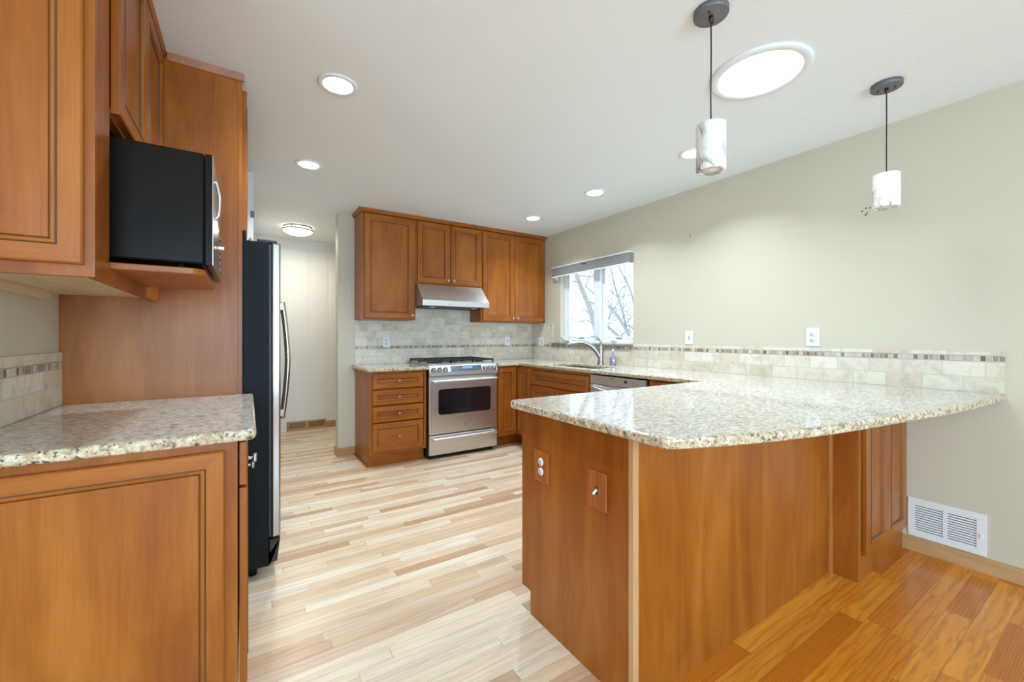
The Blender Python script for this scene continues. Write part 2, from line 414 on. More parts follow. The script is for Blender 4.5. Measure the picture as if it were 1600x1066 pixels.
# far south and west walls (dining side, behind the camera) with openings added for the fill light
bm = BM()
box(bm, (-3.3, -3.5, 0), (-1.3, -3.38, 2.44)); box(bm, (2.1, -3.5, 0), (XR, -3.38, 2.44)); box(bm, (-1.3, -3.5, 0), (2.1, -3.38, .5)); box(bm, (-1.3, -3.5, 2.2), (2.1, -3.38, 2.44))
struct('wall_south', bm, 'wall')
bm = BM()
box(bm, (-3.3, -3.38, 0), (-3.18, -2.5, 2.44)); box(bm, (-3.3, .1, 0), (-3.18, 1.30, 2.44)); box(bm, (-3.3, -2.5, 2.15), (-3.18, .1, 2.44)); box(bm, (-3.3, -2.5, 0), (-3.18, .1, .15))
struct('wall_west', bm, 'wall')
# baseboards
bm = BM(); prism(bm, [(XR, 0), (XR - .014, 0), (XR - .014, .066), (XR - .008, .076), (XR, .078)], -3.36, .781, 0, 'Y'); struct('baseboard_right', bm, 'oak')
bm = BM(); box(bm, (.90, 5.933, 0), (3.15, 5.949, .085), 0, .003); struct('baseboard_end', bm, 'oakx')
bm = BM(); box(bm, (.778, YB - .014, 0), (.934, YB, .085), 0, .003); box(bm, (.764, YB - .014, 0), (.778, YB + .134, .085), 0, .003); struct('baseboard_back', bm, 'oakx')

# window over the sink: vinyl frame, two casements
wroot = bpy.data.objects.new('window_1', None); C.objects.link(wroot); wroot.location = (3.23, 3.285, WZ0); wroot['kind'] = 'structure'
fx0, fx1 = 3.222, 3.285
bm = BM()
box(bm, (fx0, WY0, WZ0), (fx1, WY1, WZ0 + .045)); box(bm, (fx0, WY0, WZ1 - .05), (fx1, WY1, WZ1))
box(bm, (fx0, WY0, WZ0 + .045), (fx1, WY0 + .03, WZ1 - .05)); box(bm, (fx0, WY1 - .03, WZ0 + .045), (fx1, WY1, WZ1 - .05))
box(bm, (fx0 - .02, 3.225, WZ0 + .045), (fx1, 3.315, WZ1 - .05), 0, .004)
box(bm, (fx0 - .03, WY0 + .002, WZ0 + .001), (fx0, WY1 - .002, WZ0 + .03), 0, .004)
obj('window_frame', bm, 'trimwhite', wroot)
for (y0, y1) in ((WY0 + .03, 3.225), (3.315, WY1 - .03)):
    bm = BM(); s = .04; x0, x1 = fx0 + .012, fx0 + .05; z0, z1 = WZ0 + .047, WZ1 - .052
    box(bm, (x0, y0 + .002, z0), (x1, y1 - .002, z0 + .03), 0, .003); box(bm, (x0, y0 + .002, z1 - s), (x1, y1 - .002, z1), 0, .003)
    box(bm, (x0, y0 + .002, z0 + .03), (x1, y0 + s, z1 - s), 0, .003); box(bm, (x0, y1 - s, z0 + .03), (x1, y1 - .002, z1 - s), 0, .003)
    sash = obj('sash', bm, 'trimwhite', wroot)
    bm = BM(); box(bm, (x0 + .016, y0 + s, z0 + .03), (x0 + .022, y1 - s, z1 - s)); obj('pane', bm, 'glass', sash)
    yc = (y0 + y1) / 2
    bm = BM(); box(bm, (x0 - .004, yc - .05, z0 + .006), (x0 + .001, yc + .03, z0 + .014)); obj('lock_slot', bm, 'slot', sash)
    yk = yc + (.02 if y0 < 3 else .22)
    bm = BM(); box(bm, (fx0 - .055, yk - .03, WZ0 + .030), (fx0 - .02, yk + .03, WZ0 + .042), 0, .004)
    tube(bm, spline([(fx0 - .04, yk, WZ0 + .04), (fx0 - .05, yk + .02, WZ0 + .065), (fx0 - .05, yk + .05, WZ0 + .075)]), .007); lathe(bm, [(0, 0), (.011, .003), (.011, .02), (0, .024)], (fx0 - .05, yk + .05, WZ0 + .062), (0, 0, 1), 10)
    obj('crank', bm, 'plastic', wroot)
bm = BM(); box(bm, (XR - .035, WY0 - .005, 1.1035), (fx0 - .031, WY1 + .135, WZ0 - .0005), 0, .004); struct('trim_1', bm, 'sill')

# ================================================================== TILE
def splash(name, label, parts):
    t = thing(name, parts[0][2], label, 'backsplash')
    for pn, mat, a, b in parts:
        bm = BM(); box(bm, a, b); obj(pn, bm, mat, t)
    return t
d = .010
splash('tile_backsplash', 'tall cream tile backsplash behind the range, reaching up to the wall cabinets', [
    ('field_tile', 'tileX', (.94, YB - d, .9142), (XR - .0005, YB, 1.0725)), ('mosaic_strip', 'mosX', (.94, YB - d, 1.0735), (XR - .0005, YB, 1.101)), ('upper_tile', 'tileX2', (.94, YB - d, 1.1025), (XR - .0005, YB, 1.3685)), ('hood_tile', 'tileX2', (1.4805, YB - d, 1.3686), (2.2444, YB, 1.7515))])
splash('tile_backsplash', 'long low tile backsplash along the right wall beside sink and peninsula', [
    ('field_tile', 'tileY', (XR - d, .402, .9142), (XR, YB - d - .0005, 1.0725)), ('mosaic_strip', 'mosY', (XR - d, .402, 1.0735), (XR, YB - d - .0005, 1.101)),
    ('cap_tile', 'tileY2', (XR - d, .402, 1.1025), (XR, WY0 - .006, 1.1245)), ('corner_tile', 'tileY2', (XR - d, 3.972, 1.1025), (XR, YB - d - .0005, 1.3685))])
splash('tile_backsplash', 'short low tile backsplash on the left wall under the microwave cabinet', [
    ('field_tile', 'tileYl', (XL, 1.43, .9285), (XL + d, 2.3445, 1.0725)), ('mosaic_strip', 'mosY', (XL, 1.43, 1.0735), (XL + d, 2.3445, 1.101)), ('cap_tile', 'tileY2', (XL, 1.43, 1.1025), (XL + d, 2.3445, 1.137))])

# ================================================================== COUNTERTOPS
def slab(name, outer, z, th, label, hole=None, bev=.009):
    bm = BM()
    def loop(ps):
        vs = [bm.verts.new((x, y, z)) for x, y in ps]
        return [bm.edges.new((vs[i], vs[(i + 1) % len(vs)])) for i in range(len(vs))]
    es = loop(outer) + (loop(hole) if hole else [])
    bmesh.ops.triangle_fill(bm, use_beauty=True, edges=es)
    top = list(bm.faces)
    for f in top:
        if f.normal.z < 0: f.normal_flip()
    r = bmesh.ops.extrude_face_region(bm, geom=top)
    vs = [v for v in r['geom'] if isinstance(v, bmesh.types.BMVert)]
    bmesh.ops.translate(bm, vec=(0, 0, -th), verts=vs)
    bmesh.ops.recalc_face_normals(bm, faces=bm.faces)
    for f in bm.faces:
        if abs(f.normal.z) < .5: f.material_index = 1
    ed = [e for e in bm.edges if len(e.link_faces) == 2 and abs(abs(e.link_faces[0].normal.z) - abs(e.link_faces[1].normal.z)) > .5]
    bmesh.ops.bevel(bm, geom=ed, offset=bev, segments=3, affect='EDGES', profile=.5, material=1)
    o = obj(name, bm, ['granite', 'granite_edge'], None, recalc=False)
    return tag(o, label, 'countertop')
def arc(cx, cy, r, a0, a1, n=6): return [(cx + r * math.cos(R(a0 + (a1 - a0) * i / n)), cy + r * math.sin(R(a0 + (a1 - a0) * i / n))) for i in range(n + 1)]
curve = [(1.006, .727), (1.088, .692), (1.306, .623), (1.583, .561), (1.968, .505), (2.482, .437), (2.85, .412), (XR - .001, .400)]
curve = [(p.x, p.y) for p in spline([(x, y, 0) for x, y in curve], 5)]
outer = arc(1.03, 1.535, .042, 90, 180, 6) + [(.985, .752), (.99, .738)] + curve + [(XR - .001, YB - .001), (2.2555, YB - .001), (2.2555, 3.765)] + arc(2.475, 3.735, .03, 90, 0, 4) + arc(2.535, 1.607, .03, 180, 270, 4)
def rrect(x0, y0, x1, y1, r): return arc(x1 - r, y1 - r, r, 0, 90, 4) + arc(x0 + r, y1 - r, r, 90, 180, 4) + arc(x0 + r, y0 + r, r, 180, 270, 4) + arc(x1 - r, y0 + r, r, 270, 360, 4)
slab('countertop', outer, .914, .032, 'large L-shaped granite countertop with sink cutout sweeping into the curved peninsula', rrect(2.60, 2.70, 2.955, 3.43, .06))
slab('countertop', [(.908, YB - .001), (.908, 3.79)] + arc(.928, 3.785, .02, 180, 270, 3) + [(1.4825, 3.765), (1.4825, YB - .001)], .914, .032, 'small granite countertop over the four-drawer cabinet left of the range')
slab('countertop', [(XL + .0005, 2.3445), (XL + .0005, 1.425)] + [(-.01, 1.425)] + arc(-.002, 1.455, .03, -90, 0, 4) + [(.032, 2.30), (.032, 2.3445)], .928, .032, 'granite countertop on the near left, below the microwave', None, .012)

# ================================================================== BACK WALL CABINETS
def body(name, parent, a, b, mat='wood'):
    bm = BM(); box(bm, a, b); return obj(name, bm, mat, parent)
UY = 4.14   # face of the wall cabinets
def wall_cab(x0, x1, z0, label, doors, knobs):
    t = thing('upper_cabinet', ((x0 + x1) / 2, YB, z0), label, 'cabinet', 'upper cabinets over the range')
    body('body', t, (x0, UY + .02, z0), (x1, YB - .0005 if z0 > 1.5 else YB - .0105 + .0095, 2.405))
    bm = BM(); s = .03
    box(bm, (x0, UY, z0), (x0 + s, UY + .02, 2.405)); box(bm, (x1 - s, UY, z0), (x1, UY + .02, 2.405))
    box(bm, (x0 + s, UY, z0), (x1 - s, UY + .02, z0 + s)); box(bm, (x0 + s, UY, 2.405 - s), (x1 - s, UY + .02, 2.405))
    obj('face_frame', bm, 'wood', t)
    for (a, b), k in zip(doors, knobs): front('door', '-Y', (a, UY - .0205, z0 + .011), b - a, 2.398 - z0 - .011, t, k)
    return t
wall_cab(.937, 1.4795, 1.37, 'tall single-door wall cabinet left of the range hood', [(.966, 1.463)], [(.468, .035)])
wall_cab(1.4805, 2.2445, 1.752, 'short two-door wall cabinet directly above the range hood', [(1.495, 1.863), (1.868, 2.240)], [(.338, .035), (.032, .035)])
wall_cab(2.2455, 3.1555, 1.37, 'tall two-door wall cabinet in the corner right of the range hood', [(2.266, 2.694), (2.699, 3.134)], [(.398, .035), (.030, .035)])
bm = BM()   # crown, profile swept along the front and returned on the left end
prof = [(0, 2.3985), (-.006, 2.3985), (-.010, 2.408), (-.022, 2.425), (-.026, 2.44 - .0005), (0, 2.44 - .0005)]
for k, (px, py) in enumerate([(0, 0)]):
    a = []; b = []; c = []
    for o_, z in prof:
        a.append(bm.verts.new((.937 + o_, YB - .001, z + (.007 if z < 2.405 else 0)))); b.append(bm.verts.new((.937 + o_, UY + o_ - .0215 if o_ < 0 else UY - .0215 + .02, z + (.007 if z < 2.405 else 0)))); c.append(bm.verts.new((XR - .001, UY + o_ - .0215 if o_ < 0 else UY - .0215 + .02, z + (.007 if z < 2.405 else 0))))
    n = len(prof)
    for i in range(n):
        j = (i + 1) % n
        quad(bm, [a[i], a[j], b[j], b[i]]); quad(bm, [b[i], b[j], c[j], c[i]])
    quad(bm, a); quad(bm, c[::-1])
tag(obj('crown_molding', bm, 'woodh'), 'stained crown molding along the top of the cabinets over the range', 'molding')
# range hood: slanted canopy with a lip
t = thing('range_hood', (1.86, YB, 1.51), 'stainless steel under-cabinet range hood with slanted front', 'range hood')
hx0, hx1 = 1.484, 2.241
bm = BM(); prism(bm, [(YB - .0125, 1.53), (3.955, 1.511), (3.94, 1.514), (3.94, 1.569), (4.112, 1.745), (YB - .0125, 1.7505)], hx0, hx1, 0, 'X', .003); obj('canopy', bm, 'steel', t)
bm = BM(); box(bm, (hx0 + .03, 3.985, 1.506), (hx1 - .03, YB - .05, 1.513)); obj('filter_panel', bm, 'blackmat', t)
for x in (1.62, 2.10):
    bm = BM(); lathe(bm, [(.032, 0), (.032, -.005), (0, -.006)], (x, 4.03, 1.506)); obj('hood_lamp', bm, 'plastic', t)
bm = BM(); box(bm, (1.75, 3.9385, 1.533), (1.79, 3.940, 1.540)); obj('badge', bm, 'chrome', t)

# ================================================================== FOUR DRAWER BASE CABINET
def base_frame(t, x0, x1, y, yb, z0=.125, z1=.8815, toe=.07):
    bm = BM(); s = .025
    box(bm, (x0, y, z0), (x0 + s, y + .02, z1)); box(bm, (x1 - s, y, z0), (x1, y + .02, z1)); box(bm, (x0 + s, y, z0), (x1 - s, y + .02, z0 + .03)); box(bm, (x0 + s, y, z1 - .025), (x1 - s, y + .02, z1))
    obj('face_frame', bm, 'wood', t)
DY = 3.82
t = thing('base_cabinet', (1.2, 4.1, 0), 'four-drawer base cabinet left of the range', 'cabinet')
bm = BM(); prism(bm, [(DY + .02, .125), (3.905, .125), (3.905, 0), (YB - .0005, 0), (YB - .0005, .8815), (DY + .02, .8815)], .940, 1.478, 0, 'X'); obj('body', bm, 'wood', t)
base_frame(t, .940, 1.472, DY, YB)
for z0, z1 in ((.724, .859), (.575, .710), (.420, .560), (.152, .407)):
    front('drawer', '-Y', (.962, DY - .0205, z0), .474, z1 - z0, t, (.237, (z1 - z0) / 2), .04)
bm = BM(); box(bm, (.945, 3.892, 0), (1.47, 3.9045, .123)); obj('toe_kick', bm, 'woodh', t)
bm = BM(); box(bm, (.926, 3.905, .0005), (.9395, YB - .016, .016), 0, .004); obj('shoe_molding', bm, 'woody', t)

# ================================================================== RANGE
RX0, RX1, RY = 1.4865, 2.2515, 3.785
t = thing('gas_range', (1.87, 4.1, 0), 'stainless steel gas range with oven under the hood', 'range')
bm = BM(); box(bm, (RX0, RY + .032, .03), (RX1, YB - .011, .905)); box(bm, (RX0 + .03, RY + .06, 0), (RX1 - .03, YB - .05, .03)); obj('body', bm, 'blackmat', t)
bm = BM(); prism(bm, [(RY - .012, .815), (RY - .012, .852), (RY + .02, .918), (RY + .05, .926), (YB - .011, .926), (YB - .011, .906), (RY + .032, .906), (RY + .032, .815)], RX0 + .001, RX1 - .001, 0, 'X', .003); cp = obj('control_panel', bm, 'panelsteel', t)
# sloped face direction of the control panel
fn = Vector((0, -.066, .032)).normalized(); fu = Vector((0, .032, .066)).normalized()
def slope(v): return Vector((0, RY - .012, .852)) + fu * v
for x in (1.533, 1.594, 1.655, 2.098, 2.152, 2.206):
    p = slope(.0) + Vector((x, 0, 0)) + fu * .02
    bm = BM(); lathe(bm, [(.026, -.002), (.026, .004), (.021, .006), (.019, .026), (.016, .03), (0, .031)], p, fn, 20)
    kk = obj('knob', bm, 'nickel', t)
    bm = BM(); a = p + fn * .031; u = fu
    side = Vector((1, 0, 0)); vs = [a + side * .0035 - u * .016, a - side * .0035 - u * .016, a - side * .0035 + u * .016, a + side * .0035 + u * .016]
    lo = [bm.verts.new(v) for v in vs]; hi = [bm.verts.new(v + fn * .007) for v in vs]
    quad(bm, lo[::-1]); quad(bm, hi)
    for i in range(4): quad(bm, [lo[i], lo[(i + 1) % 4], hi[(i + 1) % 4], hi[i]])
    obj('grip', bm, 'gunmetal', kk)
def slope_box(x0, x1, v0, v1, h0, h1, mat, name, par):
    bm = BM(); ps = [slope(v) + Vector((x, 0, 0)) for x, v in ((x0, v0), (x1, v0), (x1, v1), (x0, v1))]
    lo = [bm.verts.new(p + fn * h0) for p in ps]; hi = [bm.verts.new(p + fn * h1) for p in ps]
    quad(bm, lo[::-1]); quad(bm, hi)
    for i in range(4): quad(bm, [lo[i], lo[(i + 1) % 4], hi[(i + 1) % 4], hi[i]])
    return obj(name, bm, mat, par)
dp = slope_box(1.715, 2.06, -.012 + .014, .058, -.001, .003, 'display', 'display', t)
slope_box(1.845, 1.955, .028, .05, .003, .004, 'lcd', 'screen', dp)
for x_0 in (1.735, 1.965):
  bm = BM()
  for x in [x_0 + .018 * i for i in range(5)]:
    for v in (.012, .026, .04):
        p = slope(v) + Vector((x, 0, 0)) + fn * .0032
        ps = [p + Vector((dx, 0, 0)) + fu * dv for dx, dv in ((-.005, -.003), (.005, -.003), (.005, .003), (-.005, .003))]
        lo = [bm.verts.new(q) for q in ps]; hi = [bm.verts.new(q + fn * .0008) for q in ps]; quad(bm, hi); quad(bm, lo[::-1])
        for i in range(4): quad(bm, [lo[i], lo[(i + 1) % 4], hi[(i + 1) % 4], hi[i]])
  obj('keypad', bm, 'gunmetal', dp)
bm = BM(); box(bm, (RX0 + .004, RY, .245), (RX1 - .004, RY + .032, .808), 0, .004); od = obj('oven_door', bm, 'steel', t)
bm = BM(); prism(bm, [(p[0], p[1]) for p in rrect(1.583, .432, 2.170, .683, .03)], RY - .002, RY + .004, 0, 'Y'); obj('oven_window', bm, 'ovenglass', od)
def bar_handle(z, parent):
    bm = BM(); y = RY - .045
    tube(bm, spline([(RX0 + .045, RY, z), (RX0 + .05, y + .01, z), (RX0 + .08, y, z), (RX1 - .08, y, z), (RX1 - .05, y + .01, z), (RX1 - .045, RY, z)], 6), .013, 12); obj('handle', bm, 'steel', parent)
bar_handle(.765, od)
bm = BM(); lathe(bm, [(.0135, 0), (.0135, .0025), (.010, .0035), (0, .0035)], (1.877, RY, .318), (0, -1, 0), 20); bdg = obj('badge', bm, 'gunmetal', od)
bm = BM()   # scripted emblem inside a ring
tube(bm, [(1.877 + .0105 * math.cos(i * math.pi / 12), RY - .004, .318 + .0105 * math.sin(i * math.pi / 12)) for i in range(25)], .0008, 6, cap=False)
tube(bm, spline([(1.871, RY - .004, .322), (1.868, RY - .004, .318), (1.872, RY - .004, .313), (1.876, RY - .004, .318), (1.878, RY - .004, .322), (1.883, RY - .004, .322), (1.879, RY - .004, .318), (1.883, RY - .004, .314), (1.886, RY - .004, .317)], 4), .0009, 6); obj('emblem', bm, 'chrome', bdg)
bm = BM(); box(bm, (RX0 + .004, RY, .045), (RX1 - .004, RY + .032, .236), 0, .004); dr = obj('drawer', bm, 'steel', t)
bar_handle(.205, dr)
bm = BM(); box(bm, (RX0 + .005, RY + .05, .926), (RX1 - .005, YB - .03, .931), 0, .002); ck = obj('cooktop', bm, 'steel', t)
for x in (1.62, 2.12):
    for y in (3.95, 4.24):
        bm = BM(); lathe(bm, [(.05, 0), (.048, .008), (.036, .010), (.034, .018), (0, .02)], (x, y, .931), seg=20); obj('burner', bm, 'grateblack', ck)
bm = BM(); lathe(bm, [(.06, 0), (.058, .008), (.044, .010), (.042, .018), (0, .02)], (1.87, 4.10, .931), seg=20); obj('burner', bm, 'grateblack', ck)
for x0, x1 in ((1.505, 1.742), (1.748, 1.990), (1.996, 2.233)):
    bm = BM(); z = .958; r_ = .006; xm = (x0 + x1) / 2
    for a, b in (((x0, 3.85), (x1, 3.85)), ((x0, 4.365), (x1, 4.365)), ((x0, 3.85), (x0, 4.365)), ((x1, 3.85), (x1, 4.365)), ((x0, 4.1), (x1, 4.1)), ((xm, 3.85), (xm, 3.92)), ((xm, 3.99), (xm, 4.21)), ((xm, 4.28), (xm, 4.365)), ((x0, 3.955), (xm - .035, 3.955)), ((xm + .035, 3.955), (x1, 3.955)), ((x0, 4.245), (xm - .035, 4.245)), ((xm + .035, 4.245), (x1, 4.245))):
        box(bm, (min(a[0], b[0]) - r_, min(a[1], b[1]) - r_, z - .008), (max(a[0], b[0]) + r_, max(a[1], b[1]) + r_, z + .008))
    for x in (x0, x1):
        for y in (3.85, 4.1, 4.365): box(bm, (x - .007, y - .007, .931), (x + .007, y + .007, z))
    obj('grate', bm, 'grateblack', t)

# ================================================================== CORNER AND SINK RUN
FX = 2.53
t = thing('base_cabinet', (2.4, 4.1, 0), 'corner base cabinet with two narrow doors right of the range', 'cabinet')
bm = BM()
prism(bm, [(2.2565, DY), (FX, DY), (FX, 3.552), (XR - .0005, 3.552), (XR - .0005, YB - .0005), (2.2565, YB - .0005)], .12, .8815); obj('body', bm, 'wood', t)
front('door', '-Y', (2.272, DY - .0205, .135), .236, .735, t, (.028, .69), .05)
front('door', '-X', (FX - .0205, 3.795, .135), .24, .735, t, None, .05)
bm = BM(); box(bm, (2.26, DY + .09, 0), (2.60, DY + .10, .12)); box(bm, (2.60, 3.552, 0), (2.61, DY + .10, .12)); obj('toe_kick', bm, 'wood', t)
t = thing('base_cabinet', (2.8, 3.1, 0), 'sink base cabinet with one wide false drawer above two doors', 'cabinet')
bm = BM(); box(bm, (FX + .02, 2.652, .12), (2.56, 3.548, .8815)); box(bm, (2.56, 2.652, .12), (XR - .0005, 2.672, .8815)); box(bm, (2.56, 3.528, .12), (XR - .0005, 3.548, .8815)); box(bm, (2.56, 2.672, .12), (XR - .0005, 3.528, .14)); obj('body', bm, 'wood', t)
bm = BM(); box(bm, (FX, 2.652, .12), (FX + .02, 2.675, .8815)); box(bm, (FX, 3.525, .12), (FX + .02, 3.548, .8815)); box(bm, (FX, 2.675, .68), (FX + .02, 3.525, .71)); box(bm, (FX, 2.675, .855), (FX + .02, 3.525, .8815)); box(bm, (FX, 2.675, .12), (FX + .02, 3.525, .15)); obj('face_frame', bm, 'wood', t)
front('drawer', '-X', (FX - .0205, 3.54, .705), .868, .145, t, None, .045)
front('door', '-X', (FX - .0205, 3.54, .14), .430, .553, t, (.398, .50))
front('door', '-X', (FX - .0205, 3.104, .14), .430, .553, t, (.032, .50))
bm = BM(); box(bm, (2.61, 2.652, 0), (2.62, 3.548, .12)); obj('toe_kick', bm, 'woody', t)
t = thing('dishwasher', (2.8, 2.35, 0), 'stainless steel dishwasher under the counter right of the sink cabinet', 'dishwasher')
bm = BM(); box(bm, (FX + .005, 2.052, .02), (3.10, 2.648, .870)); box(bm, (FX + .08, 2.06, 0), (3.1, 2.64, .02)); obj('body', bm, 'blackmat', t)
bm = BM(); box(bm, (FX - .022, 2.054, .13), (FX + .005, 2.646, .795), 0, .004); obj('door', bm, 'steely', t)
bm = BM(); box(bm, (FX - .022, 2.054, .799), (FX + .005, 2.646, .870), 0, .004); cpn = obj('control_panel', bm, 'steely', t)
bm = BM(); box(bm, (FX - .0235, 2.235, .832), (FX - .022, 2.265, .852)); obj('display', bm, 'slot', cpn)
bm = BM(); box(bm, (FX - .0235, 2.37, .85), (FX - .022, 2.42, .857)); obj('badge', bm, 'gunmetal', cpn)
bm = BM(); tube(bm, spline([(FX - .022, 2.62, .775), (FX - .05, 2.59, .772), (FX - .066, 2.35, .748), (FX - .05, 2.11, .772), (FX - .022, 2.08, .775)], 8), .011, 12); obj('handle', bm, 'steely', t)
t = thing('base_cabinet', (2.8, 1.9, 0), 'narrow base cabinet between the dishwasher and the peninsula', 'cabinet')
body('body', t, (FX + .02, 1.60, .12), (XR - .0005, 2.049, .8815))
front('drawer', '-X', (FX - .0005, 2.042, .725), .42, .145, t, (.21, .072), .04); front('door', '-X', (FX - .0005, 2.042, .14), .42, .575, t, (.39, .53))
bm = BM(); box(bm, (2.61, 1.60, 0), (2.62, 2.049, .12)); obj('toe_kick', bm, 'woody', t)
# sink and faucet
t = thing('kitchen_sink', (2.78, 3.06, .72), 'undermount stainless sink set in the granite below the window', 'sink')
bm = BM(); o_ = rrect(2.592, 2.692, 2.963, 3.438, .065); i_ = rrect(2.625, 2.725, 2.93, 3.405, .06); n = len(o_)
A = [bm.verts.new((x, y, .8815)) for x, y in o_]; B = [bm.verts.new((x, y, .70)) for x, y in i_]; A2 = [bm.verts.new((x, y, .8815)) for x, y in rrect(2.588, 2.688, 2.967, 3.442, .067)]; B2 = [bm.verts.new((x, y, .694)) for x, y in rrect(2.62, 2.72, 2.935, 3.41, .062)]
for i in range(n):
    j = (i + 1) % n; quad(bm, [A[i], A[j], B[j], B[i]]); quad(bm, [A2[j], A2[i], B2[i], B2[j]]); quad(bm, [A[j], A[i], A2[i], A2[j]])
quad(bm, B); quad(bm, B2[::-1]); obj('basin', bm, 'gunmetal', t, True)
bm = BM(); lathe(bm, [(.045, 0), (.045, .002), (.03, .003), (0, .001)], (2.78, 3.06, .70)); obj('drain', bm, 'chrome', t)
fx, fy = 3.02, 3.035
t = thing('kitchen_faucet', (fx, fy, .914), 'satin nickel pull-out faucet with arched spout behind the sink', 'faucet')
bm = BM(); lathe(bm, [(.037, 0), (.037, .006), (.031, .012), (.028, .06), (.028, .12), (.029, .17), (.024, .185), (.012, .19), (0, .19)], (fx, fy, .914), (0, 0, 1), 20); obj('body', bm, 'nickel', t)
bm = BM(); tube(bm, spline([(fx - .01, fy, .99), (fx - .045, fy + .02, 1.055), (fx - .095, fy + .05, 1.11), (fx - .155, fy + .085, 1.140), (fx - .20, fy + .11, 1.143), (fx - .215, fy + .12, 1.142)], 6), [.024] * 12 + [.020] * 14 + [.020] * 5, 14); obj('spout', bm, 'nickel', t)
bm = BM(); tube(bm, [(fx - .205, fy + .115, 1.144), (fx - .225, fy + .125, 1.141), (fx - .265, fy + .148, 1.136), (fx - .30, fy + .168, 1.136)], [.018, .024, .024, .018], 14); lathe(bm, [(.017, 0), (.02, .012), (.019, .02)], (fx - .29, fy + .162, 1.116), (0, 0, 1), 14); obj('spray_head', bm, 'chrome', t)
bm = BM(); tube(bm, spline([(fx, fy, 1.10), (fx + .004, fy + .0, 1.145), (fx - .02, fy + .012, 1.185), (fx - .06, fy + .035, 1.205), (fx - .085, fy + .05, 1.206)], 6), [.013] * 6 + [.010] * 10 + [.008] * 9, 12); obj('lever', bm, 'nickel', t)
t = thing('soap_bottle', (3.085, 2.93, .914), 'clear bottle of lavender dish soap beside the faucet', 'soap bottle')
bm = BM(); lathe(bm, [(.03, 0), (.033, .006), (.033, .06), (.027, .085), (.012, .125), (.011, .138)], (3.085, 2.93, .9142), seg=20); obj('bottle', bm, 'clear', t)
bm = BM(); lathe(bm, [(.028, .002), (.031, .008), (.031, .058), (.026, .078), (0, .079)], (3.085, 2.93, .9142), seg=20); obj('liquid', bm, 'soap', t)
bm = BM(); lathe(bm, [(.013, .136), (.013, .148), (.006, .150), (.004, .162), (0, .163)], (3.085, 2.93, .9142), seg=16); obj('cap', bm, 'plastic', t)

# ================================================================== PENINSULA
PX, PY = 1.037, .899
t = thing('peninsula_cabinet', (1.8, 1.2, 0), 'panelled peninsula base with wood end panel and plain front facing the dining side', 'peninsula')
bm = BM(); prism(bm, [(PY + .02, 0), (1.462, 0), (1.462, .10), (1.526, .10), (1.526, .8815), (PY + .02, .8815)], PX, PX + .02, 0, 'X'); obj('end_panel', bm, 'wood', t)
bm = BM(); box(bm, (PX + .027, PY, 0), (2.5045, PY + .02, .8815)); obj('front_panel', bm, 'wood', t)
bm = BM(); box(bm, (PX, PY - .001, 0), (PX + .0265, PY + .02, .8815), 0, .002); obj('corner_trim', bm, 'woodlight', t)
bm = BM(); box(bm, (PX + .0205, PY + .0205, .10), (2.502, 1.525, .8815)); box(bm, (PX + .0205, PY + .0205, 0), (2.502, 1.46, .10)); obj('body', bm, 'wood', t)
for x0, x1 in ((1.07, 1.42), (1.43, 1.78), (1.79, 2.14), (2.15, 2.48)):   # kitchen-side doors
    bm = panel_bm(x1 - x0, .73, .02, .055); place(bm, Matrix.Translation((x1, 1.546, .14)) @ Matrix.Rotation(R(180), 4, 'Z')); obj('door', bm, ['wood', 'woodh', 'glaze'], t)
t = thing('base_cabinet', (2.83, 1.1, 0), 'base cabinet at the wall end of the peninsula with two slim panelled doors', 'cabinet')
QY = .782
bm = BM(); box(bm, (2.525, QY + .02, 0), (XR - .001, 1.56, .8815)); obj('body', bm, 'wood', t)
bm = BM(); box(bm, (2.505, QY, 0), (2.5245, PY + .019, .8815)); obj('side_panel', bm, 'wood', t)
bm = BM(); prism(bm, [(2.490, PY - .0005), (2.5045, PY - .0005), (2.5045, PY - .015), (2.498, PY - .012), (2.492, PY - .007)], 0, .8815); obj('corner_molding', bm, 'wood', t)
bm = BM(); box(bm, (2.525, QY, 0), (2.55, QY + .02, .8815)); box(bm, (2.55, QY, 0), (XR - .001, QY + .02, .118)); box(bm, (3.125, QY, .118), (XR - .001, QY + .02, .8815)); box(bm, (2.55, QY, .85), (3.125, QY + .02, .8815)); box(bm, (2.55, QY + .012, .118), (3.125, QY + .02, .85)); obj('face_frame', bm, 'wood', t)
front('door', '-Y', (2.556, QY - .0205, .122), .288, .725, t, None, .05); front('door', '-Y', (2.848, QY - .0205, .122), .300, .725, t, None, .05)
